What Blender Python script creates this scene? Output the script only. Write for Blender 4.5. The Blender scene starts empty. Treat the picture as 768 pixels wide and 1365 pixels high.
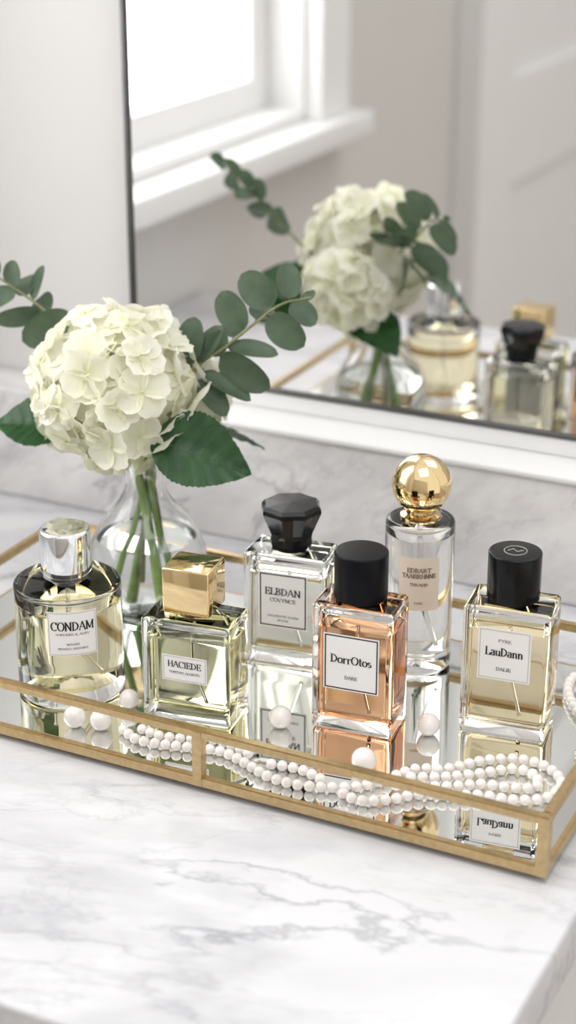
import bpy, bmesh, math, random
from mathutils import Vector, Matrix
random.seed(7)
S = bpy.context.scene
try:
    S.view_settings.view_transform = 'Standard'
except Exception: pass

# ------------------------------------------------------------ materials
def mat(name):
    m = bpy.data.materials.new(name); m.use_nodes = True
    return m, m.node_tree, m.node_tree.nodes['Principled BSDF']
def pm(name, col, rough=.5, metal=0, ior=1.45, trans=0, sss=0, coat=0, noise=0, nscale=200, bump=0, spec=.5):
    m, nt, b = mat(name)
    b.inputs['Base Color'].default_value = (*col, 1)
    b.inputs['Roughness'].default_value = rough
    b.inputs['Metallic'].default_value = metal
    b.inputs['IOR'].default_value = ior
    b.inputs['Specular IOR Level'].default_value = spec
    b.inputs['Transmission Weight'].default_value = trans
    b.inputs['Subsurface Weight'].default_value = sss
    b.inputs['Subsurface Scale'].default_value = .004
    b.inputs['Coat Weight'].default_value = coat
    if noise or bump:
        tc = nt.nodes.new('ShaderNodeTexCoord'); n = nt.nodes.new('ShaderNodeTexNoise')
        n.inputs['Scale'].default_value = nscale; n.inputs['Detail'].default_value = 4
        nt.links.new(tc.outputs['Object'], n.inputs['Vector'])
        if noise:
            r = nt.nodes.new('ShaderNodeValToRGB')
            r.color_ramp.elements[0].color = (*[max(0, c*(1-noise)) for c in col], 1)
            r.color_ramp.elements[1].color = (*[min(1, c*(1+noise)) for c in col], 1)
            r.color_ramp.elements[0].position = .3; r.color_ramp.elements[1].position = .7
            nt.links.new(n.outputs['Fac'], r.inputs['Fac']); nt.links.new(r.outputs['Color'], b.inputs['Base Color'])
        if bump:
            bp = nt.nodes.new('ShaderNodeBump'); bp.inputs['Strength'].default_value = bump; bp.inputs['Distance'].default_value = .001
            nt.links.new(n.outputs['Fac'], bp.inputs['Height']); nt.links.new(bp.outputs['Normal'], b.inputs['Normal'])
    return m
def glass(name, col, ior, rough=0):
    m = bpy.data.materials.new(name); m.use_nodes = True; nt = m.node_tree
    nt.nodes.remove(nt.nodes['Principled BSDF'])
    g = nt.nodes.new('ShaderNodeBsdfGlass'); g.inputs['Color'].default_value = (*col, 1)
    g.inputs['IOR'].default_value = ior; g.inputs['Roughness'].default_value = rough
    nt.links.new(g.outputs[0], nt.nodes['Material Output'].inputs['Surface'])
    return m
def marble(name, rot, s1, base=(.84, .84, .855), dark=(.42, .42, .46), strength=.8, stretch=2.4, off=(0, 0, 0)):
    m, nt, b = mat(name); N = nt.nodes; L = nt.links
    def math_(op, a, bb=None, clamp=False):
        n = N.new('ShaderNodeMath'); n.operation = op; n.use_clamp = clamp
        for i, v in enumerate((a, bb)):
            if v is None: continue
            if isinstance(v, (int, float)): n.inputs[i].default_value = v
            else: L.new(v, n.inputs[i])
        return n.outputs[0]
    g = N.new('ShaderNodeNewGeometry')
    mp = N.new('ShaderNodeMapping'); mp.inputs['Rotation'].default_value = rot; mp.inputs['Location'].default_value = off
    L.new(g.outputs['Position'], mp.inputs['Vector'])
    mp2 = N.new('ShaderNodeMapping'); mp2.inputs['Scale'].default_value = (1, stretch, stretch)
    L.new(mp.outputs[0], mp2.inputs['Vector'])
    def noise(sc, det, dist, ro=.55):
        n = N.new('ShaderNodeTexNoise'); n.inputs['Scale'].default_value = sc; n.inputs['Detail'].default_value = det
        n.inputs['Distortion'].default_value = dist; n.inputs['Roughness'].default_value = ro
        L.new(mp2.outputs[0], n.inputs['Vector']); return n.outputs['Fac']
    def vein(n, w):
        d = math_('ABSOLUTE', math_('SUBTRACT', n, .5))
        return math_('SUBTRACT', 1, math_('DIVIDE', d, w, True), True)
    mask = math_('MULTIPLY', math_('SUBTRACT', noise(s1*1.1, 2, 0), .42), 5, True)
    v1 = math_('MULTIPLY', math_('POWER', vein(noise(s1, 8, .25, .6), .018), 1.2), mask)
    v2 = math_('MULTIPLY', vein(noise(s1*2.3, 8, .4, .62), .018), math_('SUBTRACT', 1, mask, True))
    v3 = math_('MULTIPLY', vein(noise(s1*.9, 6, .3, .6), .09), .36)
    cl = math_('MULTIPLY', math_('SUBTRACT', noise(s1*1.6, 6, .3), .53), 1.3, True)
    tot = math_('ADD', math_('ADD', math_('MULTIPLY', v1, .72), math_('MULTIPLY', v2, .28)), math_('ADD', v3, math_('MULTIPLY', cl, .75)))
    tot = math_('MULTIPLY', tot, strength, True)
    mx = N.new('ShaderNodeMix'); mx.data_type = 'RGBA'
    L.new(tot, mx.inputs[0]); mx.inputs[6].default_value = (*base, 1); mx.inputs[7].default_value = (*dark, 1)
    L.new(mx.outputs[2], b.inputs['Base Color']); b.inputs['Roughness'].default_value = .18
    return m

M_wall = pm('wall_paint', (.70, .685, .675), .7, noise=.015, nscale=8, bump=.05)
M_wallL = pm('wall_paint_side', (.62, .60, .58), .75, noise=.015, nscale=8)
M_trim = pm('trim_white', (.80, .795, .79), .45, noise=.01, nscale=20)
M_marble = marble('marble_counter', (0, 0, math.radians(-16)), 3.8, base=(.72, .72, .737), dark=(.33, .33, .36), strength=.85)
M_marble2 = marble('marble_backsplash', (0, math.radians(38), 0), 5.0, base=(.80, .785, .785), dark=(.32, .30, .32), strength=.75)
M_gold = pm('brushed_gold', (.58, .43, .23), .30, 1, noise=.12, nscale=300)
M_goldp = pm('polished_gold', (.86, .66, .36), .07, 1, noise=.02, nscale=60)
M_chrome = pm('chrome', (.86, .87, .88), .06, 1, noise=.01)
M_black = pm('black_gloss', (.006, .006, .007), .20, noise=.1, spec=.28)
M_blacks = pm('black_satin', (.005, .005, .007), .28, noise=.1, spec=.16)
M_mirror = pm('mirror_silver', (.94, .94, .935), 0.0, 1)
M_traymirror = pm('tray_mirror', (.88, .90, .885), .004, 1)
M_frame = pm('dark_metal', (.12, .12, .12), .35, .8, noise=.1)
M_glass = glass('clear_glass', (.996, .998, .997), 1.42)
M_vglass = glass('vase_glass', (.99, .994, .992), 1.42)
M_water = glass('water', (.985, .992, .985), 1.20)
M_air = glass('air_gap', (1, 1, 1), .90)
M_tube = glass('dip_tube', (.93, .93, .93), 1.15, .15)
M_white = pm('label_paper', (.86, .845, .83), .55, noise=.01, nscale=500)
M_peach = pm('label_cream', (.80, .69, .57), .5, noise=.02, nscale=500)
M_ink = pm('ink', (.012, .012, .012), .5)
M_inkb = pm('ink_brown', (.10, .055, .03), .5)
M_grey = pm('label_border', (.45, .43, .38), .5)
M_pearl = pm('pearl', (.91, .86, .82), .15, coat=.6, sss=.15, noise=.04, nscale=60)
M_stem = pm('stem_green', (.30, .46, .12), .4, noise=.25, nscale=60)
M_wood = pm('floor_oak', (.45, .36, .27), .5, noise=.15, nscale=12)
M_twig = pm('twig', (.24, .25, .12), .5, noise=.2)

def leafmat(name, col, vein, rough):
    m, nt, b = mat(name)
    tc = nt.nodes.new('ShaderNodeTexCoord'); n = nt.nodes.new('ShaderNodeTexNoise'); n.inputs['Scale'].default_value = 90
    nt.links.new(tc.outputs['Object'], n.inputs['Vector'])
    r = nt.nodes.new('ShaderNodeValToRGB'); r.color_ramp.elements[0].color = (*col, 1); r.color_ramp.elements[1].color = (*vein, 1)
    r.color_ramp.elements[0].position = .35; r.color_ramp.elements[1].position = .75
    nt.links.new(n.outputs['Fac'], r.inputs['Fac']); nt.links.new(r.outputs['Color'], b.inputs['Base Color'])
    b.inputs['Roughness'].default_value = rough
    tr = nt.nodes.new('ShaderNodeBsdfTranslucent'); tr.inputs['Color'].default_value = (*[c*1.8 for c in vein], 1)
    mx = nt.nodes.new('ShaderNodeMixShader'); mx.inputs[0].default_value = .18
    nt.links.new(b.outputs[0], mx.inputs[1]); nt.links.new(tr.outputs[0], mx.inputs[2])
    nt.links.new(mx.outputs[0], nt.nodes['Material Output'].inputs['Surface'])
    return m
M_euc = leafmat('eucalyptus_leaf', (.055, .090, .055), (.10, .15, .088), .5)
M_hleaf = leafmat('hydrangea_leaf', (.008, .045, .010), (.020, .09, .018), .38)
M_hvein = pm('leaf_vein', (.05, .14, .04), .45)
# petals
M_petal, nt, b = mat('hydrangea_petal')
at = nt.nodes.new('ShaderNodeAttribute'); at.attribute_name = 'pc'
nt.links.new(at.outputs['Color'], b.inputs['Base Color']); b.inputs['Roughness'].default_value = .6
tr = nt.nodes.new('ShaderNodeBsdfTranslucent'); nt.links.new(at.outputs['Color'], tr.inputs['Color'])
mx = nt.nodes.new('ShaderNodeMixShader'); mx.inputs[0].default_value = .42
nt.links.new(b.outputs[0], mx.inputs[1]); nt.links.new(tr.outputs[0], mx.inputs[2])
nt.links.new(mx.outputs[0], nt.nodes['Material Output'].inputs['Surface'])
# bright overcast window
M_win = bpy.data.materials.new('window_daylight'); M_win.use_nodes = True
nt = M_win.node_tree; nt.nodes.remove(nt.nodes['Principled BSDF'])
e = nt.nodes.new('ShaderNodeEmission'); e.inputs['Color'].default_value = (1, .995, .985, 1); e.inputs['Strength'].default_value = 4.6
nt.links.new(e.outputs[0], nt.nodes['Material Output'].inputs['Surface'])

# ------------------------------------------------------------ mesh helpers
def empty(name, loc=(0, 0, 0), rz=0):
    o = bpy.data.objects.new(name, None); o.empty_display_size = .02
    o.location = loc; o.rotation_euler = (0, 0, rz); S.collection.objects.link(o); return o
def obj(name, bm, material, parent=None, smooth=False, loc=None):
    me = bpy.data.meshes.new(name); bm.normal_update(); bm.to_mesh(me); bm.free()
    mats = material if isinstance(material, (list, tuple)) else [material]
    for m in mats: me.materials.append(m)
    o = bpy.data.objects.new(name, me); S.collection.objects.link(o)
    if smooth:
        for p in me.polygons: p.use_smooth = True
    if parent: o.parent = parent
    if loc: o.location = loc
    return o
def addbox(bm, x0, x1, y0, y1, z0, z1, mi=0):
    r = bmesh.ops.create_cube(bm, size=1)
    for v in r['verts']:
        v.co = Vector(((x0+x1)/2+v.co.x*(x1-x0), (y0+y1)/2+v.co.y*(y1-y0), (z0+z1)/2+v.co.z*(z1-z0)))
    fs = set(f for v in r['verts'] for f in v.link_faces)
    for f in fs: f.material_index = mi
    return r['verts']
def box(name, x0, x1, y0, y1, z0, z1, m, parent=None, bev=0, seg=3):
    bm = bmesh.new(); addbox(bm, x0, x1, y0, y1, z0, z1)
    if bev: bmesh.ops.bevel(bm, geom=bm.edges[:], offset=bev, segments=seg, profile=.5, affect='EDGES')
    o = obj(name, bm, m, parent)
    if bev:
        for p in o.data.polygons: p.use_smooth = True
        try: o.data.set_sharp_from_angle(angle=math.radians(35))
        except Exception: pass
    return o
def lathe(name, prof, m, parent=None, seg=64, smooth=True, loc=None, ang=40, flute=None):
    bm = bmesh.new(); rings = []
    for r, z in prof:
        if r < 1e-6: rings.append([bm.verts.new((0, 0, z))])
        else:
            ring = []
            for i in range(seg):
                k = 1
                if flute and i % 2: k = flute(z)
                ring.append(bm.verts.new((k*r*math.cos(2*math.pi*i/seg), k*r*math.sin(2*math.pi*i/seg), z)))
            rings.append(ring)
    for a, c in zip(rings, rings[1:]):
        for i in range(seg):
            j = (i+1) % seg
            if len(a) == 1 and len(c) == 1: continue
            if len(a) == 1: bm.faces.new((a[0], c[j], c[i]))
            elif len(c) == 1: bm.faces.new((a[i], a[j], c[0]))
            else: bm.faces.new((a[i], a[j], c[j], c[i]))
    bmesh.ops.recalc_face_normals(bm, faces=bm.faces[:])
    o = obj(name, bm, m, parent, smooth, loc)
    if smooth:
        try: o.data.set_sharp_from_angle(angle=math.radians(ang))
        except Exception: pass
    return o
def rprof(r, z0, z1, b, n=5):
    p = [(0, z0)]
    for i in range(n+1):
        t = i/n*math.pi/2; p.append((r-b+b*math.sin(t), z0+b-b*math.cos(t)))
    for i in range(n+1):
        t = i/n*math.pi/2; p.append((r-b+b*math.cos(t), z1-b+b*math.sin(t)))
    p.append((0, z1)); return p
def ball(bm, c, r, seg=20, rings=12):
    c = Vector(c); bot = bm.verts.new(c-Vector((0, 0, r))); prev = None
    vs = [bot]; first = None
    for i in range(1, rings):
        t = math.pi*i/rings
        ring = [bm.verts.new(c+Vector((r*math.sin(t)*math.cos(2*math.pi*k/seg), r*math.sin(t)*math.sin(2*math.pi*k/seg), -r*math.cos(t)))) for k in range(seg)]
        vs += ring
        for k in range(seg):
            j = (k+1) % seg
            if prev is None: bm.faces.new((bot, ring[j], ring[k]))
            else: bm.faces.new((prev[k], prev[j], ring[j], ring[k]))
        prev = ring
    top = bm.verts.new(c+Vector((0, 0, r))); vs.append(top)
    for k in range(seg): bm.faces.new((prev[k], prev[(k+1) % seg], top))
    return vs
def tube(bm, pts, r0, r1=None, seg=8, mi=0):
    r1 = r0 if r1 is None else r1
    pts = [Vector(p) for p in pts]; rings = []
    for i, p in enumerate(pts):
        d = (pts[min(i+1, len(pts)-1)]-pts[max(i-1, 0)]).normalized()
        u = d.cross(Vector((0.1, 1, .2))).normalized(); w = d.cross(u)
        r = r0+(r1-r0)*i/(len(pts)-1)
        rings.append([bm.verts.new(p+u*r*math.cos(k*2*math.pi/seg)+w*r*math.sin(k*2*math.pi/seg)) for k in range(seg)])
    for a, c in zip(rings, rings[1:]):
        for k in range(seg):
            f = bm.faces.new((a[k], a[(k+1) % seg], c[(k+1) % seg], c[k])); f.material_index = mi; f.smooth = True
    for rg in (rings[0], rings[-1]):
        f = bm.faces.new(rg); f.material_index = mi
def smoothpath(pts, n=8):
    pts = [Vector(p) for p in pts]; P = [pts[0]*2-pts[1]]+pts+[pts[-1]*2-pts[-2]]; out = []
    for i in range(1, len(P)-2):
        a, b_, c, d = P[i-1:i+3]
        for k in range(n):
            t = k/n
            out.append(.5*((2*b_)+(c-a)*t+(2*a-5*b_+4*c-d)*t*t+(3*b_-a-3*c+d)*t**3))
    out.append(pts[-1]); return out

# ------------------------------------------------------------ room
FZ = -.85
box('floor', -1.1, 2.2, -1.7, 1.3, FZ-.05, FZ, M_wood)
box('wall_back', -.87, 2.2, 1.047, 1.18, FZ, 1.75, M_wall)
WY0, WY1, WZ0, WZ1 = .26, .86, .135, 1.35
bm = bmesh.new()
addbox(bm, -.99, -.872, -1.7, WY0, FZ, 1.75); addbox(bm, -.99, -.872, WY1, 1.045, FZ, 1.75)
addbox(bm, -.99, -.872, WY0, WY1, FZ, WZ0); addbox(bm, -.99, -.872, WY0, WY1, WZ1, 1.75)
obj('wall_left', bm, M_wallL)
box('wall_front', -.87, 2.2, -1.82, -1.7, FZ, 1.75, M_wall)
# window: lining, sash, casing, sill
w = empty('window_1')
q = .012
box('daylight_pane', -.945, -.940, WY0+q, WY1-q, WZ0+q, WZ1-q, M_win, w)
bm = bmesh.new()
addbox(bm, -.96, -.8715, WY0+.0005, WY0+q, WZ0+.0005, WZ1-.0005); addbox(bm, -.96, -.8715, WY1-q, WY1-.0005, WZ0+.0005, WZ1-.0005)
addbox(bm, -.96, -.8715, WY0+q, WY1-q, WZ0+.0005, WZ0+q); addbox(bm, -.96, -.8715, WY0+q, WY1-q, WZ1-q, WZ1-.0005)
obj('jamb_lining', bm, M_trim, w)
bm = bmesh.new(); a0, a1, c0, c1 = WY0+q+.0005, WY1-q-.0005, WZ0+q+.0005, WZ1-q-.0005
addbox(bm, -.9395, -.915, a0, a0+.04, c0, c1); addbox(bm, -.9395, -.915, a1-.04, a1, c0, c1)
addbox(bm, -.9395, -.915, a0+.04, a1-.04, c0, c0+.035); addbox(bm, -.9395, -.915, a0+.04, a1-.04, c1-.035, c1)
obj('sash', bm, M_trim, w)
bm = bmesh.new(); cw = .07
addbox(bm, -.8715, -.852, WY0-cw, WY0+.004, WZ0, WZ1+cw); addbox(bm, -.8715, -.852, WY1-.004, WY1+cw, WZ0, WZ1+cw)
addbox(bm, -.8715, -.852, WY0+.004, WY1-.004, WZ1-.004, WZ1+cw)
obj('casing', bm, M_trim, w)
box('sill', -.8715, -.828, WY0-cw-.02, WY1+cw+.02, WZ0-.028, WZ0-.0005, M_trim, w, .003)
# panelled door further along the left wall
d = empty('door_1')
bm = bmesh.new()
addbox(bm, -.871, -.845, -1.25, -.20, FZ+.001, 1.3)
addbox(bm, -.845, -.835, -1.25, -1.13, FZ+.001, 1.3); addbox(bm, -.845, -.835, -.34, -.20, FZ+.001, 1.3)
addbox(bm, -.845, -.835, -1.13, -.34, FZ+.001, FZ+.2); addbox(bm, -.845, -.835, -1.13, -.34, 1.15, 1.3)
addbox(bm, -.845, -.835, -1.13, -.34, -.05, .10)
obj('door_leaf', bm, M_trim, d)
box('baseboard_left', -.871, -.855, -.19, .5, FZ, FZ+.12, M_trim)

# vanity : marble top, cabinet
v = empty('marble_vanity')
box('countertop', -.869, -.186, .508, 1.045, -.03, 0, M_marble, v, .0025)
box('cabinet', -.865, -.20, .53, 1.045, FZ+.001, -.0305, M_trim, v)
bm = bmesh.new()
addbox(bm, -.85, -.54, .52, .53, FZ+.1, -.05); addbox(bm, -.52, -.21, .52, .53, FZ+.1, -.05)
obj('cabinet_doors', bm, M_trim, v)
box('backsplash', -.869, 2.2, 1.0, 1.046, .0005, .082, M_marble2, None, .001)
box('trim_ledge', -.65, 2.2, .998, 1.046, .0825, .087, M_trim, None, .0015)

# mirror on the wall
mr = empty('framed_mirror')
box('mirror_glass', -.632, 1.2, 1.036, 1.044, .101, 1.4, M_mirror, mr)
bm = bmesh.new()
addbox(bm, -.6342, -.632, 1.033, 1.045, .0965, 1.404); addbox(bm, 1.2, 1.2028, 1.033, 1.045, .0965, 1.404)
addbox(bm, -.632, 1.2, 1.033, 1.045, 1.4, 1.404)
obj('side_frame', bm, M_frame, mr)
box('bottom_channel', -.632, 1.2, 1.0325, 1.045, .0990, .101, M_frame, mr)
box('mirror_foot_rail', -.632, 1.2, 1.0335, 1.045, .0875, .0990, M_trim, mr)

# ------------------------------------------------------------ tray
TX0, TX1, TY0, TY1, TT = -.617, -.207, .6965, .905, .037
tr_ = empty('mirrored_tray')
bm = bmesh.new(); bw = .0052
for z0, z1 in ((.0035, .0095), (TT-.0047, TT)):
    addbox(bm, TX0, TX1, TY0, TY0+bw, z0, z1); addbox(bm, TX0, TX1, TY1-bw, TY1, z0, z1)
    addbox(bm, TX0, TX0+bw, TY0+bw, TY1-bw, z0, z1); addbox(bm, TX1-bw, TX1, TY0+bw, TY1-bw, z0, z1)
bmesh.ops.bevel(bm, geom=bm.edges[:], offset=.0006, segments=2, affect='EDGES')
xm = -.3995
for x0 in (TX0, TX1-bw):
    for y0 in (TY0, TY1-bw): addbox(bm, x0-.0003, x0+bw+.0003, y0-.0003, y0+bw+.0003, .004, TT-.0005)
for y0 in (TY0, TY1-bw):
    addbox(bm, xm, xm+bw, y0-.0003, y0+bw+.0003, .004, TT-.001)
obj('gold_frame', bm, M_gold, tr_)
box('mirror_base', TX0+.003, TX1-.003, TY0+.003, TY1-.003, .006, .0098, M_traymirror, tr_)
bm = bmesh.new()
for x in (TX0+.008, xm, TX1-.012):
    for y in (TY0+.006, TY1-.012): addbox(bm, x, x+.008, y, y+.006, 0, .0036)
obj('feet', bm, M_black, tr_)
TZ = .0098

# ------------------------------------------------------------ lettering (own serif stroke font)
def arc(cx, cy, rx, ry, a0, a1, n=10):
    return [(cx+rx*math.cos(math.radians(a0+(a1-a0)*i/n)), cy+ry*math.sin(math.radians(a0+(a1-a0)*i/n))) for i in range(n+1)]
G = {}
def g(ch, adv, strokes, serifs=()): G[ch] = (adv, strokes, serifs)
g('A', .84, [[(.05, 0), (.40, 1)], [(.40, 1), (.75, 0)], [(.17, .35), (.63, .35)]], [(.05, 0), (.75, 0)])
g('B', .72, [[(.15, 0), (.15, 1)], arc(.15, .76, .40, .24, 90, -90), arc(.15, .26, .47, .26, 90, -90)], [(.10, 0), (.10, 1)])
g('C', .80, [arc(.45, .5, .38, .5, 50, 310, 16), [(.70, .98), (.70, .74)]])
g('D', .85, [[(.15, 0), (.15, 1)], arc(.15, .5, .58, .5, 90, -90, 14)], [(.10, 0), (.10, 1)])
g('E', .70, [[(.15, 0), (.15, 1)], [(.15, 1), (.6, 1)], [(.15, .5), (.5, .5)], [(.15, 0), (.62, 0)], [(.6, 1), (.6, .84)], [(.62, 0), (.62, .18)], [(.5, .58), (.5, .42)]], [(.10, 0), (.10, 1)])
g('F', .66, [[(.15, 0), (.15, 1)], [(.15, 1), (.6, 1)], [(.15, .5), (.5, .5)], [(.6, 1), (.6, .84)]], [(.15, 0), (.10, 1)])
g('H', .85, [[(.15, 0), (.15, 1)], [(.70, 0), (.70, 1)], [(.15, .5), (.70, .5)]], [(.15, 0), (.15, 1), (.70, 0), (.70, 1)])
g('I', .36, [[(.18, 0), (.18, 1)]], [(.18, 0), (.18, 1)])
g('K', .82, [[(.15, 0), (.15, 1)], [(.15, .4), (.65, 1)], [(.32, .55), (.70, 0)]], [(.15, 0), (.15, 1), (.7, 0), (.65, 1)])
g('L', .68, [[(.15, 0), (.15, 1)], [(.15, 0), (.62, 0)], [(.62, 0), (.62, .22)]], [(.15, 1), (.10, 0)])
g('M', 1.0, [[(.13, 0), (.13, 1)], [(.13, 1), (.50, .1)], [(.50, .1), (.87, 1)], [(.87, 1), (.87, 0)]], [(.13, 0), (.10, 1), (.87, 0), (.90, 1)])
g('N', .88, [[(.15, 0), (.15, 1)], [(.15, 1), (.72, 0)], [(.72, 0), (.72, 1)]], [(.15, 0), (.12, 1), (.72, 1)])
g('O', .88, [arc(.44, .5, .37, .5, 0, 360, 22)])
g('P', .70, [[(.15, 0), (.15, 1)], arc(.15, .74, .45, .26, 90, -90)], [(.15, 0), (.10, 1)])
g('R', .80, [[(.15, 0), (.15, 1)], arc(.15, .75, .43, .25, 90, -90), [(.35, .5), (.70, 0)]], [(.15, 0), (.10, 1), (.72, 0)])
g('S', .64, [arc(.32, .75, .23, .24, 40, 270, 10)+arc(.32, .25, .25, .25, 90, -140, 10)])
g('T', .78, [[(.39, 0), (.39, 1)], [(.06, 1), (.72, 1)], [(.06, 1), (.06, .82)], [(.72, 1), (.72, .82)]], [(.39, 0)])
g('U', .84, [[(.15, 1), (.15, .35)]+arc(.42, .33, .27, .33, 180, 360)+[(.69, 1)]], [(.15, 1), (.69, 1)])
g('V', .82, [[(.06, 1), (.40, 0)], [(.40, 0), (.74, 1)]], [(.06, 1), (.74, 1)])
g('W', 1.05, [[(.06, 1), (.30, 0)], [(.30, 0), (.52, .9)], [(.52, .9), (.76, 0)], [(.76, 0), (.98, 1)]], [(.06, 1), (.98, 1)])
g('Y', .78, [[(.06, 1), (.38, .5)], [(.70, 1), (.38, .5)], [(.38, .5), (.38, 0)]], [(.38, 0), (.06, 1), (.70, 1)])
g('&', .8, [arc(.35, .76, .18, .22, -40, 220, 10)+[(.65, 0)], arc(.33, .25, .25, .25, 110, 340, 10)+[(.62, .45)]])
g('a', .60, [arc(.28, .45, .18, .2, 150, 0, 8)+[(.46, 0)], arc(.28, .18, .2, .18, 60, 350, 12)], [(.50, 0)])
g('o', .62, [arc(.31, .32, .25, .33, 0, 360, 18)])
g('r', .50, [[(.15, 0), (.15, .62)], arc(.33, .40, .18, .22, 170, 50, 6)], [(.15, 0), (.10, .62)])
g('t', .44, [[(.2, .9), (.2, .15)]+arc(.32, .14, .12, .14, 180, 310, 6), [(.05, .63), (.38, .63)]])
g('s', .50, [arc(.25, .48, .16, .15, 40, 270, 8)+arc(.25, .17, .17, .17, 90, -140, 8)])
g('u', .68, [[(.14, .62), (.14, .22)]+arc(.33, .2, .19, .2, 180, 340, 8), [(.54, .62), (.54, 0)]], [(.10, .62), (.50, .62), (.58, 0)])
g('n', .70, [[(.15, 0), (.15, .62)], arc(.34, .40, .19, .23, 170, 0, 8)+[(.53, 0)]], [(.15, 0), (.53, 0), (.10, .62)])
g(' ', .4, [])
def textlines(parent, lines, m, place, name='lettering'):
    bm = bmesh.new()
    def quad(p): bm.faces.new([bm.verts.new(place(*q)) for q in p])
    for s, xc, zb, h, width in lines:
        tot = sum(G[c][0] for c in s); sx = width/tot
        x = xc-width/2
        tk, tn = (.080*min(h*1.1, sx*1.5)), .034*h
        for c in s:
            adv, st, sf = G[c]
            for pl in st:
                for (ax, ay), (bx, by) in zip(pl, pl[1:]):
                    A = Vector((x+ax*sx, zb+ay*h)); B = Vector((x+bx*sx, zb+by*h)); dd = B-A
                    if dd.length < 1e-9: continue
                    k = abs(dd.y)/dd.length; w_ = tn+(tk-tn)*k**1.5
                    if abs(dd.x) > 1e-6 and dd.y > 0 and len(pl) == 2 and k < .97: w_ *= .6
                    n = Vector((-dd.y, dd.x)).normalized()*w_; e_ = dd.normalized()*w_*.35
                    quad([A-n-e_, B-n+e_, B+n+e_, A+n-e_])
            for ax, ay in sf:
                cx, cy = x+ax*sx, zb+ay*h; q = .13*sx
                quad([(cx-q, cy-tn*.9), (cx+q, cy-tn*.9), (cx+q, cy+tn*.9), (cx-q, cy+tn*.9)])
            x += adv*sx
    bmesh.ops.recalc_face_normals(bm, faces=bm.faces[:])
    return obj(name, bm, m, parent)
def placer(yf=None, R=None):
    def f(off):
        if R is None: return lambda x, z: (x, yf-off, z)
        return lambda x, z: ((R+off)*math.sin(x/R), -(R+off)*math.cos(x/R), z)
    return f
def plate(name, bm_w, z0, z1, m, parent, pl, off, n=16, xo=0):
    bm = bmesh.new(); p = pl(off); q = pl(off-.00018); top = []; bot = []; t2 = []; b2 = []
    for i in range(n+1):
        x = xo-bm_w/2+bm_w*i/n
        top.append(bm.verts.new(p(x, z1))); bot.append(bm.verts.new(p(x, z0)))
        t2.append(bm.verts.new(q(x, z1))); b2.append(bm.verts.new(q(x, z0)))
    for i in range(n):
        bm.faces.new((bot[i], bot[i+1], top[i+1], top[i])); bm.faces.new((b2[i+1], b2[i], t2[i], t2[i+1]))
        bm.faces.new((top[i], top[i+1], t2[i+1], t2[i])); bm.faces.new((bot[i+1], bot[i], b2[i], b2[i+1]))
    bm.faces.new((bot[0], top[0], t2[0], b2[0])); bm.faces.new((top[-1], bot[-1], b2[-1], t2[-1]))
    return obj(name, bm, m, parent)
def label(parent, pl, w_, zc, h, paper, border, bin_, bt, lines, ink, xo=0):
    plate('label', w_, zc-h/2, zc+h/2, paper, parent, pl, .0004, xo=xo)
    if border:
        bm = bmesh.new(); p = pl(.0005); W, H = w_-2*bin_, h-2*bin_; n = 12
        def strip(xa, xb, za, zb):
            for i in range(n):
                x0, x1 = xa+(xb-xa)*i/n, xa+(xb-xa)*(i+1)/n
                bm.faces.new([bm.verts.new(p(*q)) for q in ((x0, za), (x1, za), (x1, zb), (x0, zb))])
        strip(xo-W/2, xo+W/2, zc+H/2-bt, zc+H/2); strip(xo-W/2, xo+W/2, zc-H/2, zc-H/2+bt)
        strip(xo-W/2, xo-W/2+bt, zc-H/2, zc+H/2); strip(xo+W/2-bt, xo+W/2, zc-H/2, zc+H/2)
        obj('label_border', bm, border, parent)
    textlines(parent, [(s, xo+x, zc+z, hh, ww) for s, x, z, hh, ww in lines], ink, pl(.0006))

# ------------------------------------------------------------ bottles (local z=0 at tray surface)
def square_bottle(loc, rz, W, D, H, liquid, bev=.0026, base=.008, wall=.0034, fill=.86):
    e_ = empty('perfume_bottle', (loc[0], loc[1], TZ+.0002), rz)
    box('glass_body', -W/2, W/2, -D/2, D/2, 0, H, M_glass, e_, bev, 4)
    zi0, zi1 = base, H-.0055; zf = zi0+(zi1-zi0)*fill
    box('liquid', -W/2+wall, W/2-wall, -D/2+wall, D/2-wall, zi0, zf, liquid, e_, .0018, 3)
    box('air_space', -W/2+wall, W/2-wall, -D/2+wall, D/2-wall, zf+.0003, zi1, M_air, e_, .0010, 2)
    bm = bmesh.new(); tube(bm, smoothpath([(0, 0, zf-.001), (.001, 0, H*.5), (W*.16, 0, zi0+.002)]), .0011)
    obj('dip_tube', bm, M_tube, e_)
    return e_
def round_bottle(loc, rz, R, H, liquid, bev=.003, base=.009, wall=.0038, fill=.86, top=.004):
    e_ = empty('perfume_bottle', (loc[0], loc[1], TZ+.0002), rz)
    lathe('glass_body', rprof(R, 0, H, bev), M_glass, e_, 96)
    zi0, zi1 = base, H-top; zf = zi0+(zi1-zi0)*fill
    lathe('liquid', rprof(R-wall, zi0, zf, .002), liquid, e_, 96)
    lathe('air_space', rprof(R-wall, zf+.0003, zi1, .001), M_air, e_, 96)
    bm = bmesh.new(); tube(bm, smoothpath([(0, 0, zf-.001), (.001, 0, H*.5), (R*.4, 0, zi0+.002)]), .0011)
    obj('dip_tube', bm, M_tube, e_)
    return e_
LI = .975
L_yel = glass('perfume_pale_gold', (.98, .94, .80), LI)
L_yel2 = glass('perfume_lemon', (.98, .96, .80), LI)
L_clear = glass('perfume_pale_green', (.98, .98, .93), LI)
L_rose = glass('perfume_rose_amber', (.97, .74, .56), LI)
L_pale = glass('perfume_clear', (.99, .982, .97), LI)
L_champ = glass('perfume_champagne', (.98, .915, .76), LI)
rad = math.radians

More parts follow.
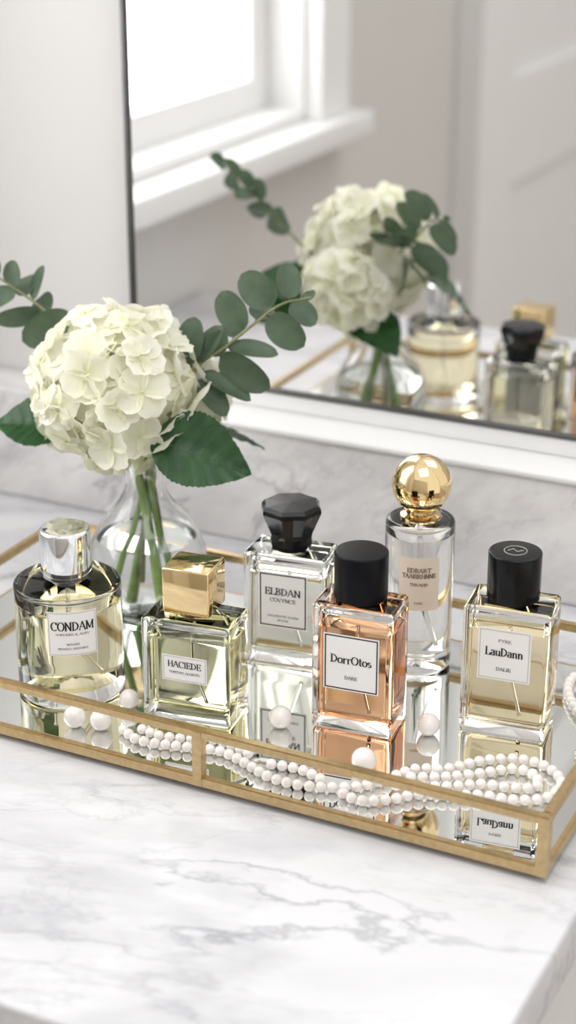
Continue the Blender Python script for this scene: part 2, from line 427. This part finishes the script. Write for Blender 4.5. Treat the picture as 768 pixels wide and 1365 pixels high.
# 1 round bottle with chrome cap
B = round_bottle((-.509, .752), rad(37), .030, .067, L_yel, bev=.0022)
lathe('neck', rprof(.0085, .0665, .071, .0005), M_chrome, B)
lathe('cap', rprof(.0142, .0695, .0985, .0022), M_chrome, B)
label(B, placer(R=.030), .0275, .0475, .0265, M_white, M_grey, .0006, .0003,
      [('CONDAM', 0, .0022, .0050, .0235), ('SOROERS & ALRV', 0, -.0008, .0013, .0185), ('WAARI', 0, -.0068, .0013, .0070), ('NOARA ARDONA', 0, -.0094, .0012, .0165)], M_ink)
# 2 square bottle with gold cube cap
B = square_bottle((-.431, .7575), rad(7), .0515, .031, .061, L_yel2, base=.0075)
lathe('collar', rprof(.0085, .0605, .0645, .0005), M_goldp, B)
box('cap', -.0135, .0135, -.0125, .0125, .0642, .0905, M_goldp, B, .0012, 3)
label(B, placer(yf=-.0155), .0260, .0335, .0155, M_white, M_grey, .0007, .0003,
      [('HACIEDE', 0, .0008, .0036, .0195), ('TONTOUS ALOROTS', 0, -.0030, .0013, .0180)], M_ink)
# 3 square bottle with faceted black cap
B = square_bottle((-.412, .838), rad(8), .0490, .030, .0715, L_clear, base=.010)
lathe('collar', rprof(.0095, .071, .0745, .0005), M_black, B)
lathe('cap', [(0, .0735), (.0118, .0735), (.0124, .0750), (.0122, .0795), (.0130, .0825), (.0180, .0945), (.0178, .0970), (.0160, .0990), (0, .0996)], M_black, B, seg=16, smooth=False,
      flute=lambda z: .97 if z < .082 else .90)
label(B, placer(yf=-.015), .0295, .0440, .0345, M_white, M_ink, .0009, .0007,
      [('ELBDAN', 0, .0035, .0042, .0215), ('COVYNCE', 0, -.0008, .0022, .0155), ('AROIEUTE DARE', 0, -.0105, .0013, .0190), ('NOARE', 0, -.0130, .0011, .0065)], M_ink)
# 4 rose bottle with black cap
B = square_bottle((-.3450, .786), rad(6), .0460, .030, .0750, L_rose, base=.0075)
lathe('collar', rprof(.0088, .0745, .079, .0005), M_goldp, B)
lathe('cap', rprof(.0145, .0765, .1030, .0012), M_blacks, B, 96)
label(B, placer(yf=-.015), .0310, .0430, .0330, M_white, M_ink, .0007, .0007,
      [('DorrOtos', 0, -.0002, .0046, .0230), ('DARE', 0, -.0095, .0019, .0070)], M_ink)
# 5 tall round bottle with gold ball
B = round_bottle((-.3440, .866), rad(22), .0198, .0925, L_pale, base=.012, wall=.003, fill=.93)
lathe('collar', [(0, .0922), (.0115, .0922), (.0115, .0943), (.0085, .0953), (.0085, .098), (0, .098)], M_goldp, B)
n = 24; pr = [(0, .0957)]
for i in range(1, n): 
    t = math.pi*i/n; pr.append((.0170*math.sin(t), .1127-.0170*math.cos(t)))
pr.append((0, .1297)); lathe('ball_cap', pr, M_goldp, B, 64, ang=180)
label(B, placer(R=.0198), .0235, .0590, .0325, M_peach, None, 0, 0,
      [('EDBART', 0, .0075, .0026, .0135), ('TAABIRHNNE', 0, .0040, .0026, .0190), ('THIVADID', 0, -.0008, .0017, .0100), ('DARE', 0, -.0120, .0012, .0045)], M_inkb)
# 6 square bottle with black cap
B = square_bottle((-.2705, .817), rad(7), .0470, .031, .0770, L_champ, base=.009)
lathe('collar', rprof(.0090, .0765, .081, .0005), M_goldp, B)
lathe('cap', rprof(.0142, .0785, .1050, .0010), M_black, B, 96)
bm = bmesh.new(); tube(bm, [(.006*math.cos(t*math.pi/12), .006*math.sin(t*math.pi/12), .1051) for t in range(25)], .00022)
tube(bm, [(-.004, -.001, .1051), (-.0015, .0018, .1051), (.001, -.001, .1051), (.004, .0015, .1051)], .0003)
obj('cap_emblem', bm, M_grey, B)
label(B, placer(yf=-.0155), .0285, .0510, .0300, M_white, M_grey, .0009, .0003,
      [('PYRE', 0, .0075, .0016, .0070), ('LauDann', 0, -.0005, .0046, .0205), ('DALIE', 0, -.0092, .0019, .0080)], M_ink)

# ------------------------------------------------------------ pearls
def beads(pts, sizes):
    bm = bmesh.new()
    for p, r in zip(pts, sizes): ball(bm, (p[0], p[1], TZ+r+p[2]), r)
    return bm
L5 = [(-.482, .7125, 0), (-.4675, .716, 0), (-.4665, .744, 0), (-.381, .7615, 0), (-.3055, .790, 0), (-.3216, .740, 0)]
obj('loose_pearls', beads(L5, [.0062, .0060, .0056, .0064, .0063, .0066]), M_pearl, None, True)
def strand(path, r=.0029):
    P = smoothpath([(a, b_, 0) for a, b_ in path], 60); out = [P[0]]
    for p in P:
        if (p-out[-1]).length >= r*2.02: out.append(p)
    return out
s1 = strand([(-.4540, .7170), (-.4400, .7110), (-.4178, .7150), (-.3960, .7200), (-.3783, .7150), (-.3600, .7080), (-.3400, .7085), (-.3171, .7190), (-.3060, .7330), (-.2960, .7490), (-.2820, .7560), (-.2660, .7740), (-.2490, .7830), (-.2330, .7800), (-.2230, .7680), (-.2260, .7520), (-.2400, .7430), (-.2560, .7400), (-.2700, .7330), (-.2860, .7260), (-.2970, .7150), (-.3120, .7080), (-.3330, .7170), (-.3500, .7220), (-.3660, .7200)])
s3 = strand([(-.2950, .7405), (-.2800, .7480), (-.2640, .7600), (-.2500, .7720), (-.2380, .7700), (-.2340, .7590), (-.2470, .7530), (-.2600, .7500), (-.2730, .7410), (-.2870, .7340)])
s2 = strand([(-.2160, .896), (-.236, .896), (-.2530, .886), (-.2520, .868), (-.2440, .852), (-.2340, .838), (-.2270, .822), (-.2240, .806)])
s4 = strand([(-.2160, .882), (-.2320, .882), (-.2420, .874), (-.2380, .862), (-.2270, .850), (-.2190, .838)])
s5 = strand([(-.4450, .7220), (-.4320, .7200), (-.4180, .7240), (-.4040, .7290), (-.3900, .7270), (-.3800, .7240)])
allp = []
for p in s1+s3+s2+s4+s5:
    if all((Vector(p)-q_).length > .0050 for q_ in allp) and all((Vector(p)-Vector((a[0], a[1], 0))).length > .0088 for a in L5): allp.append(Vector(p))
nk = empty('pearl_necklace'); obj('beads', beads(allp, [.0029]*len(allp)), M_pearl, nk, True)
bm = bmesh.new(); tube(bm, [(-.2242+.0022*math.cos(t*math.pi/6), .802, TZ+.0032+.0022*math.sin(t*math.pi/6)) for t in range(13)], .0006, seg=6)
tube(bm, [(-.2242, .7995, TZ+.0025), (-.2235, .7975, TZ+.0025)], .0016, .0008)
obj('clasp', bm, M_goldp, nk)

# ------------------------------------------------------------ vase
VX, VY = -.520, .857
va = empty('glass_vase', (VX, VY, TZ+.0002))
outer = [(0, 0), (.020, 0), (.0225, .001), (.031, .012), (.0365, .027), (.0360, .042), (.0290, .058), (.0180, .072), (.0125, .083), (.0125, .092), (.0165, .101), (.0195, .106)]
def smp(pr, n=6):
    return [(max(0, p.x), p.y) for p in smoothpath([(a, b_, 0) for a, b_ in pr], n)]
o_s = [(0, 0), (.019, 0)]+smp(outer[2:])
inn = smp([(.0184, .1062), (.0154, .101), (.0114, .092), (.0114, .083), (.0169, .071), (.0277, .0575), (.0347, .042), (.0352, .027), (.0295, .0130), (.020, .004)])+[(0, .0035)]
lathe('vase_glass', o_s+inn, M_vglass, va, 72, ang=80)
wat = [(0, .0042)]+smp([(.0195, .0047), (.0288, .0137), (.0344, .0275), (.0340, .0415), (.0300, .0510)], 5)+[(0, .0510)]
lathe('water', wat, M_water, va, 72)

# ------------------------------------------------------------ flowers
def petal(bm, M, L_, W_, cup, curl, col_in, col_out, lay, nu=6, nv=4):
    grid = []
    for i in range(nu+1):
        u = i/nu; row = []
        ww = W_*max(0.0, math.sin(math.pi*min(1, (u*.88+.05))))**.60
        if i == nu: ww = W_*.46
        for j in range(nv+1):
            vv = -1+2*j/nv
            x = u*L_-(.13*L_*abs(vv)**2 if i == nu else 0); y = vv*ww
            z = cup*(vv*vv)*ww+curl*L_*u*u+.04*L_*math.sin(vv*5+u*4)
            row.append((bm.verts.new(M @ Vector((x, y, z))), u))
        grid.append(row)
    for i in range(nu):
        for j in range(nv):
            q = [grid[i][j], grid[i+1][j], grid[i+1][j+1], grid[i][j+1]]
            f = bm.faces.new([a[0] for a in q]); f.smooth = True
            for lp, a in zip(f.loops, q):
                t = min(1, a[1]*2.0); lp[lay] = (*[col_in[k]+(col_out[k]-col_in[k])*t for k in range(3)], 1)
def frame(n, roll):
    n = n.normalized(); u = n.cross(Vector((.3, .2, 1))).normalized()
    w_ = n.cross(u); c, s = math.cos(roll), math.sin(roll)
    a = u*c+w_*s; b_ = n.cross(a)
    return Matrix((a, b_, n)).transposed().to_4x4()
def blossom(name, parent, c, r, rz, N, ps):
    bm = bmesh.new(); lay = bm.loops.layers.float_color.new('pc')
    c = Vector(c)
    for i in range(N):
        z = 1-2*(i+.5)/N; ph = i*2.399963+random.uniform(-.2, .2); q = math.sqrt(1-z*z)
        n = Vector((q*math.cos(ph), q*math.sin(ph), z))
        k = random.uniform(.83, 1.13)
        p = c+Vector((n.x*r*k, n.y*r*k, n.z*rz*k))
        nn = (n+Vector([random.uniform(-.45, .45) for _ in range(3)])).normalized()
        F = Matrix.Translation(p) @ frame(nn, random.uniform(0, 6.28))
        s = ps*random.uniform(.85, 1.18)
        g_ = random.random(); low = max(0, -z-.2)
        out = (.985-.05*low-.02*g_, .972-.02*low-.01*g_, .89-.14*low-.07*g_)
        inn_ = (.94, .945, .75)
        cu = random.uniform(.1, .45); cl = random.uniform(-.2, .35)
        for t in range(4):
            Mt = F @ Matrix.Rotation(math.pi/2*t+random.uniform(-.12, .12), 4, 'Z') @ Matrix.Translation((.0006, 0, .0002*(t % 2)))
            petal(bm, Mt, s*random.uniform(.92, 1.06), s*.56, cu, cl, inn_, out, lay)
        for v_ in ball(bm, p+nn*.0006, .0011, 8, 5):
            for lp in v_.link_loops: lp[lay] = (.82, .87, .52, 1)
    vs = ball(bm, (0, 0, 0), 1, 28, 18)
    for v_ in vs:
        f_ = random.uniform(.73, .83)
        v_.co = c+Vector((v_.co.x*r*f_, v_.co.y*r*f_, v_.co.z*rz*f_))
        for lp in v_.link_loops: lp[lay] = (.90, .91, .74, 1)
    return obj(name, bm, M_petal, parent)
hy = empty('hydrangea_flower')
blossom('petals', hy, (-.5350, .852, .1548), .0430, .0425, 140, .0146)
blossom('rear_petals', hy, (-.526, .906, .138), .027, .026, 56, .0136)

def hleaf(parent, base, d_, nrm, L_, W_, name='leaf', droop=.18):
    d_ = Vector(d_).normalized(); nrm = Vector(nrm); nrm = (nrm-d_*nrm.dot(d_)).normalized(); s = d_.cross(nrm)
    bm = bmesh.new(); nu, nv = 40, 8; grid = []; base = Vector(base)
    def P(u, v_, lift=0):
        w_ = W_/2*(math.sin(math.pi*u**.80)**.85 if 0 < u < 1 else 0)*(1-.12*u)
        w_ *= 1+(.07*(((u*20) % 1))-.03)*abs(v_)**3
        vz = .10*abs(math.sin((u*7-abs(v_)*1.2)*math.pi))*.0035
        return base+d_*(u*L_)+s*(v_*w_)+nrm*(abs(v_)*w_*.28-droop*L_*u*u+vz*3+lift)
    for i in range(nu+1):
        grid.append([bm.verts.new(P(i/nu, -1+2*j/nv)) for j in range(nv+1)])
    for i in range(nu):
        for j in range(nv):
            f = bm.faces.new((grid[i][j], grid[i+1][j], grid[i+1][j+1], grid[i][j+1])); f.smooth = True
    tube(bm, [P(u/14, 0, .0001) for u in range(15)], .0005, .0002, 6, 1)
    for k in range(1, 7):
        for sg in (-1, 1):
            tube(bm, [P(k*.125+t*.035, sg*t*.22, .00005) for t in range(5)], .00022, .0001, 4, 1)
    return obj(name, bm, [M_hleaf, M_hvein], parent)
hleaf(hy, (-.500, .832, .134), (.83, .25, -.19), (-.10, -.68, .68), .061, .050)
hleaf(hy, (-.566, .848, .125), (-.86, -.25, .12), (-.15, -.55, .8), .048, .044)
hleaf(hy, (-.520, .900, .116), (.75, .55, -.12), (.1, .35, .9), .055, .042)
hleaf(hy, (-.555, .900, .130), (-.60, .60, .35), (.1, .6, .8), .052, .042)
hleaf(hy, (-.545, .910, .125), (-.75, .50, -.10), (.0, .6, .8), .050, .040)
bm = bmesh.new()
tube(bm, smoothpath([(VX+.012, VY-.006, TZ+.008), (VX+.004, VY-.002, TZ+.05), (VX-.002, VY-.003, TZ+.088), (-.530, .853, .125), (-.5375, .852, .15)]), .0029, .0026, 10)
tube(bm, smoothpath([(VX-.014, VY+.008, TZ+.008), (VX-.004, VY+.004, TZ+.05), (VX+.003, VY+.004, TZ+.088), (-.521, .880, .115), (-.526, .905, .135)]), .0026, .0022, 10)
tube(bm, smoothpath([(VX-.018, VY-.008, TZ+.009), (VX-.010, VY-.004, TZ+.045), (VX-.003, VY+.001, TZ+.088), (-.545, .850, .118), (-.566, .848, .125)]), .0020, .0014, 8)
tube(bm, smoothpath([(VX+.020, VY+.002, TZ+.010), (VX+.010, VY+.001, TZ+.045), (VX+.004, VY-.001, TZ+.088), (-.508, .840, .118), (-.500, .832, .134)]), .0020, .0014, 8)
obj('stems', bm, M_stem, hy)

# eucalyptus
SR, SU = Vector((.8965, .443, 0)), Vector((-.1695, .3431, .9239)); SN = SR.cross(SU)
def sprig(anchor, scale, stem, leaves, root):
    e_ = empty('eucalyptus_branch')
    A = Vector(anchor)
    def W(x, y, dpt=0): return A+SR*(x/scale)+SU*(y/scale)+SN*dpt
    bm = bmesh.new()
    pts = [W(*p) for p in stem]
    tube(bm, smoothpath([Vector(p) for p in root]+pts, 6), .0016, .0006, 8)
    obj('twig', bm, M_twig, e_)
    bm = bmesh.new()
    for x, y, ang, L_, W_, tilt, twist in leaves:
        a = math.radians(ang); d_ = (SR*math.cos(a)+SU*math.sin(a)+SN*tilt).normalized()
        n = (SN+SR*(-math.sin(a))*twist+SU*math.cos(a)*twist); n = (n-d_*n.dot(d_)).normalized(); s = d_.cross(n)
        b0 = W(x, y, random.uniform(-.001, .001)); L2, W2 = L_/scale, W_/scale; nu, nv = 14, 6; gr = []
        tube(bm, [b0, b0+d_*L2*.12], .0004, .0004, 5)
        b0 = b0+d_*L2*.08
        for i in range(nu+1):
            u = i/nu; ww = W2/2*math.sqrt(max(0, 1-(2*u-1)**2))*(1.06-.12*u)
            gr.append([bm.verts.new(b0+d_*(u*L2)+s*(ww*(-1+2*j/nv))+n*(.25*ww*((-1+2*j/nv)**2)-.12*L2*u*u)) for j in range(nv+1)])
        for i in range(nu):
            for j in range(nv):
                f = bm.faces.new((gr[i][j], gr[i+1][j], gr[i+1][j+1], gr[i][j+1])); f.smooth = True
    bmesh.ops.remove_doubles(bm, verts=bm.verts[:], dist=1e-6)
    obj('leaves', bm, M_euc, e_)
    return e_
sprig((-.469, .905, .1896), 2232,
      [(-78, -60), (-40, -32), (0, 0), (35, 25), (75, 34)],
      [(28, 20, 137, 60, 46, .1, .2), (45, 28, 92, 50, 36, .0, -.3), (-14, -12, 122, 58, 42, .1, .3), (14, 12, -42, 62, 44, .1, -.3),
       (44, 28, -38, 44, 34, .1, .3), (-42, -32, -4, 68, 32, .1, .8), (-52, -40, -36, 80, 46, .2, -.5), (-78, -58, 62, 60, 34, .0, .7),
       (-62, -46, 60, 38, 30, .1, -.3), (-74, -66, -25, 72, 30, .1, .8), (62, 31, 30, 18, 13, .0, .2), (72, 33, 60, 12, 9, 0, .2), (-85, -60, 100, 62, 34, -.5, .3),
       (-92, -62, 82, 66, 40, .1, .3), (-80, -72, -48, 62, 34, .1, .5),
       (-70, -60, -60, 60, 36, -.7, .3), (0, 2, 60, 40, 34, -.9, .2), (-30, -22, 80, 46, 38, -.9, .3), (-60, -45, 100, 50, 40, -1.0, .3)],
      [(VX-.006, VY+.004, TZ+.02), (VX, VY+.002, TZ+.088), (-.512, .872, .130)])
sprig((-.599, .880, .176), 2162,
      [(60, -35), (30, -12), (-12, 28), (-45, 52), (-75, 72)],
      [(38, 18, 207, 76, 48, .1, .2), (-8, 24, 195, 62, 30, .1, .7), (-22, 34, 78, 48, 22, .1, .8), (-40, 50, -160, 58, 34, .1, -.5), (-45, 52, 100, 36, 28, .1, .5),
       (-68, 64, 120, 42, 32, .1, .2), (-70, 68, 200, 50, 34, .1, .2), (28, -8, 70, 40, 28, -.5, .3), (-95, 85, 160, 40, 30, .1, .2), (-30, 40, 100, 44, 34, -.8, .2), (0, 15, 120, 46, 38, -.8, .2)],
      [(VX+.008, VY+.010, TZ+.02), (VX+.002, VY+.005, TZ+.088), (-.545, .885, .140)])

# ------------------------------------------------------------ light + camera
wd = bpy.data.worlds.new('world'); S.world = wd; wd.use_nodes = True
bg = wd.node_tree.nodes['Background']; bg.inputs['Color'].default_value = (1, .987, .97, 1); bg.inputs['Strength'].default_value = 1.05
def area(name, loc, target, sx, sy, power, col=(1, 1, 1)):
    l = bpy.data.lights.new(name, 'AREA'); l.shape = 'RECTANGLE'; l.size = sx; l.size_y = sy; l.energy = power; l.color = col
    o = bpy.data.objects.new(name, l); o.location = loc
    o.rotation_euler = (Vector(target)-Vector(loc)).to_track_quat('-Z', 'Y').to_euler(); S.collection.objects.link(o)
area('overhead_fill', (.1, .2, 1.7), (-.4, .8, 0), 1.0, 1.0, 8)  # added soft fill from above to brighten the vanity, not a room fixture

cam = bpy.data.cameras.new('camera'); co = bpy.data.objects.new('camera', cam); S.collection.objects.link(co)
cam.sensor_fit = 'VERTICAL'; cam.sensor_height = 24; cam.lens = 24*2366/1365
co.location = (0, 0, .49)
F = Vector((-.4093, .8283, -.3827)).normalized()
co.rotation_euler = F.to_track_quat('-Z', 'Y').to_euler()
cam.dof.use_dof = True; cam.dof.focus_distance = .955; cam.dof.aperture_fstop = 3.6
cam.clip_start = .01
S.camera = co
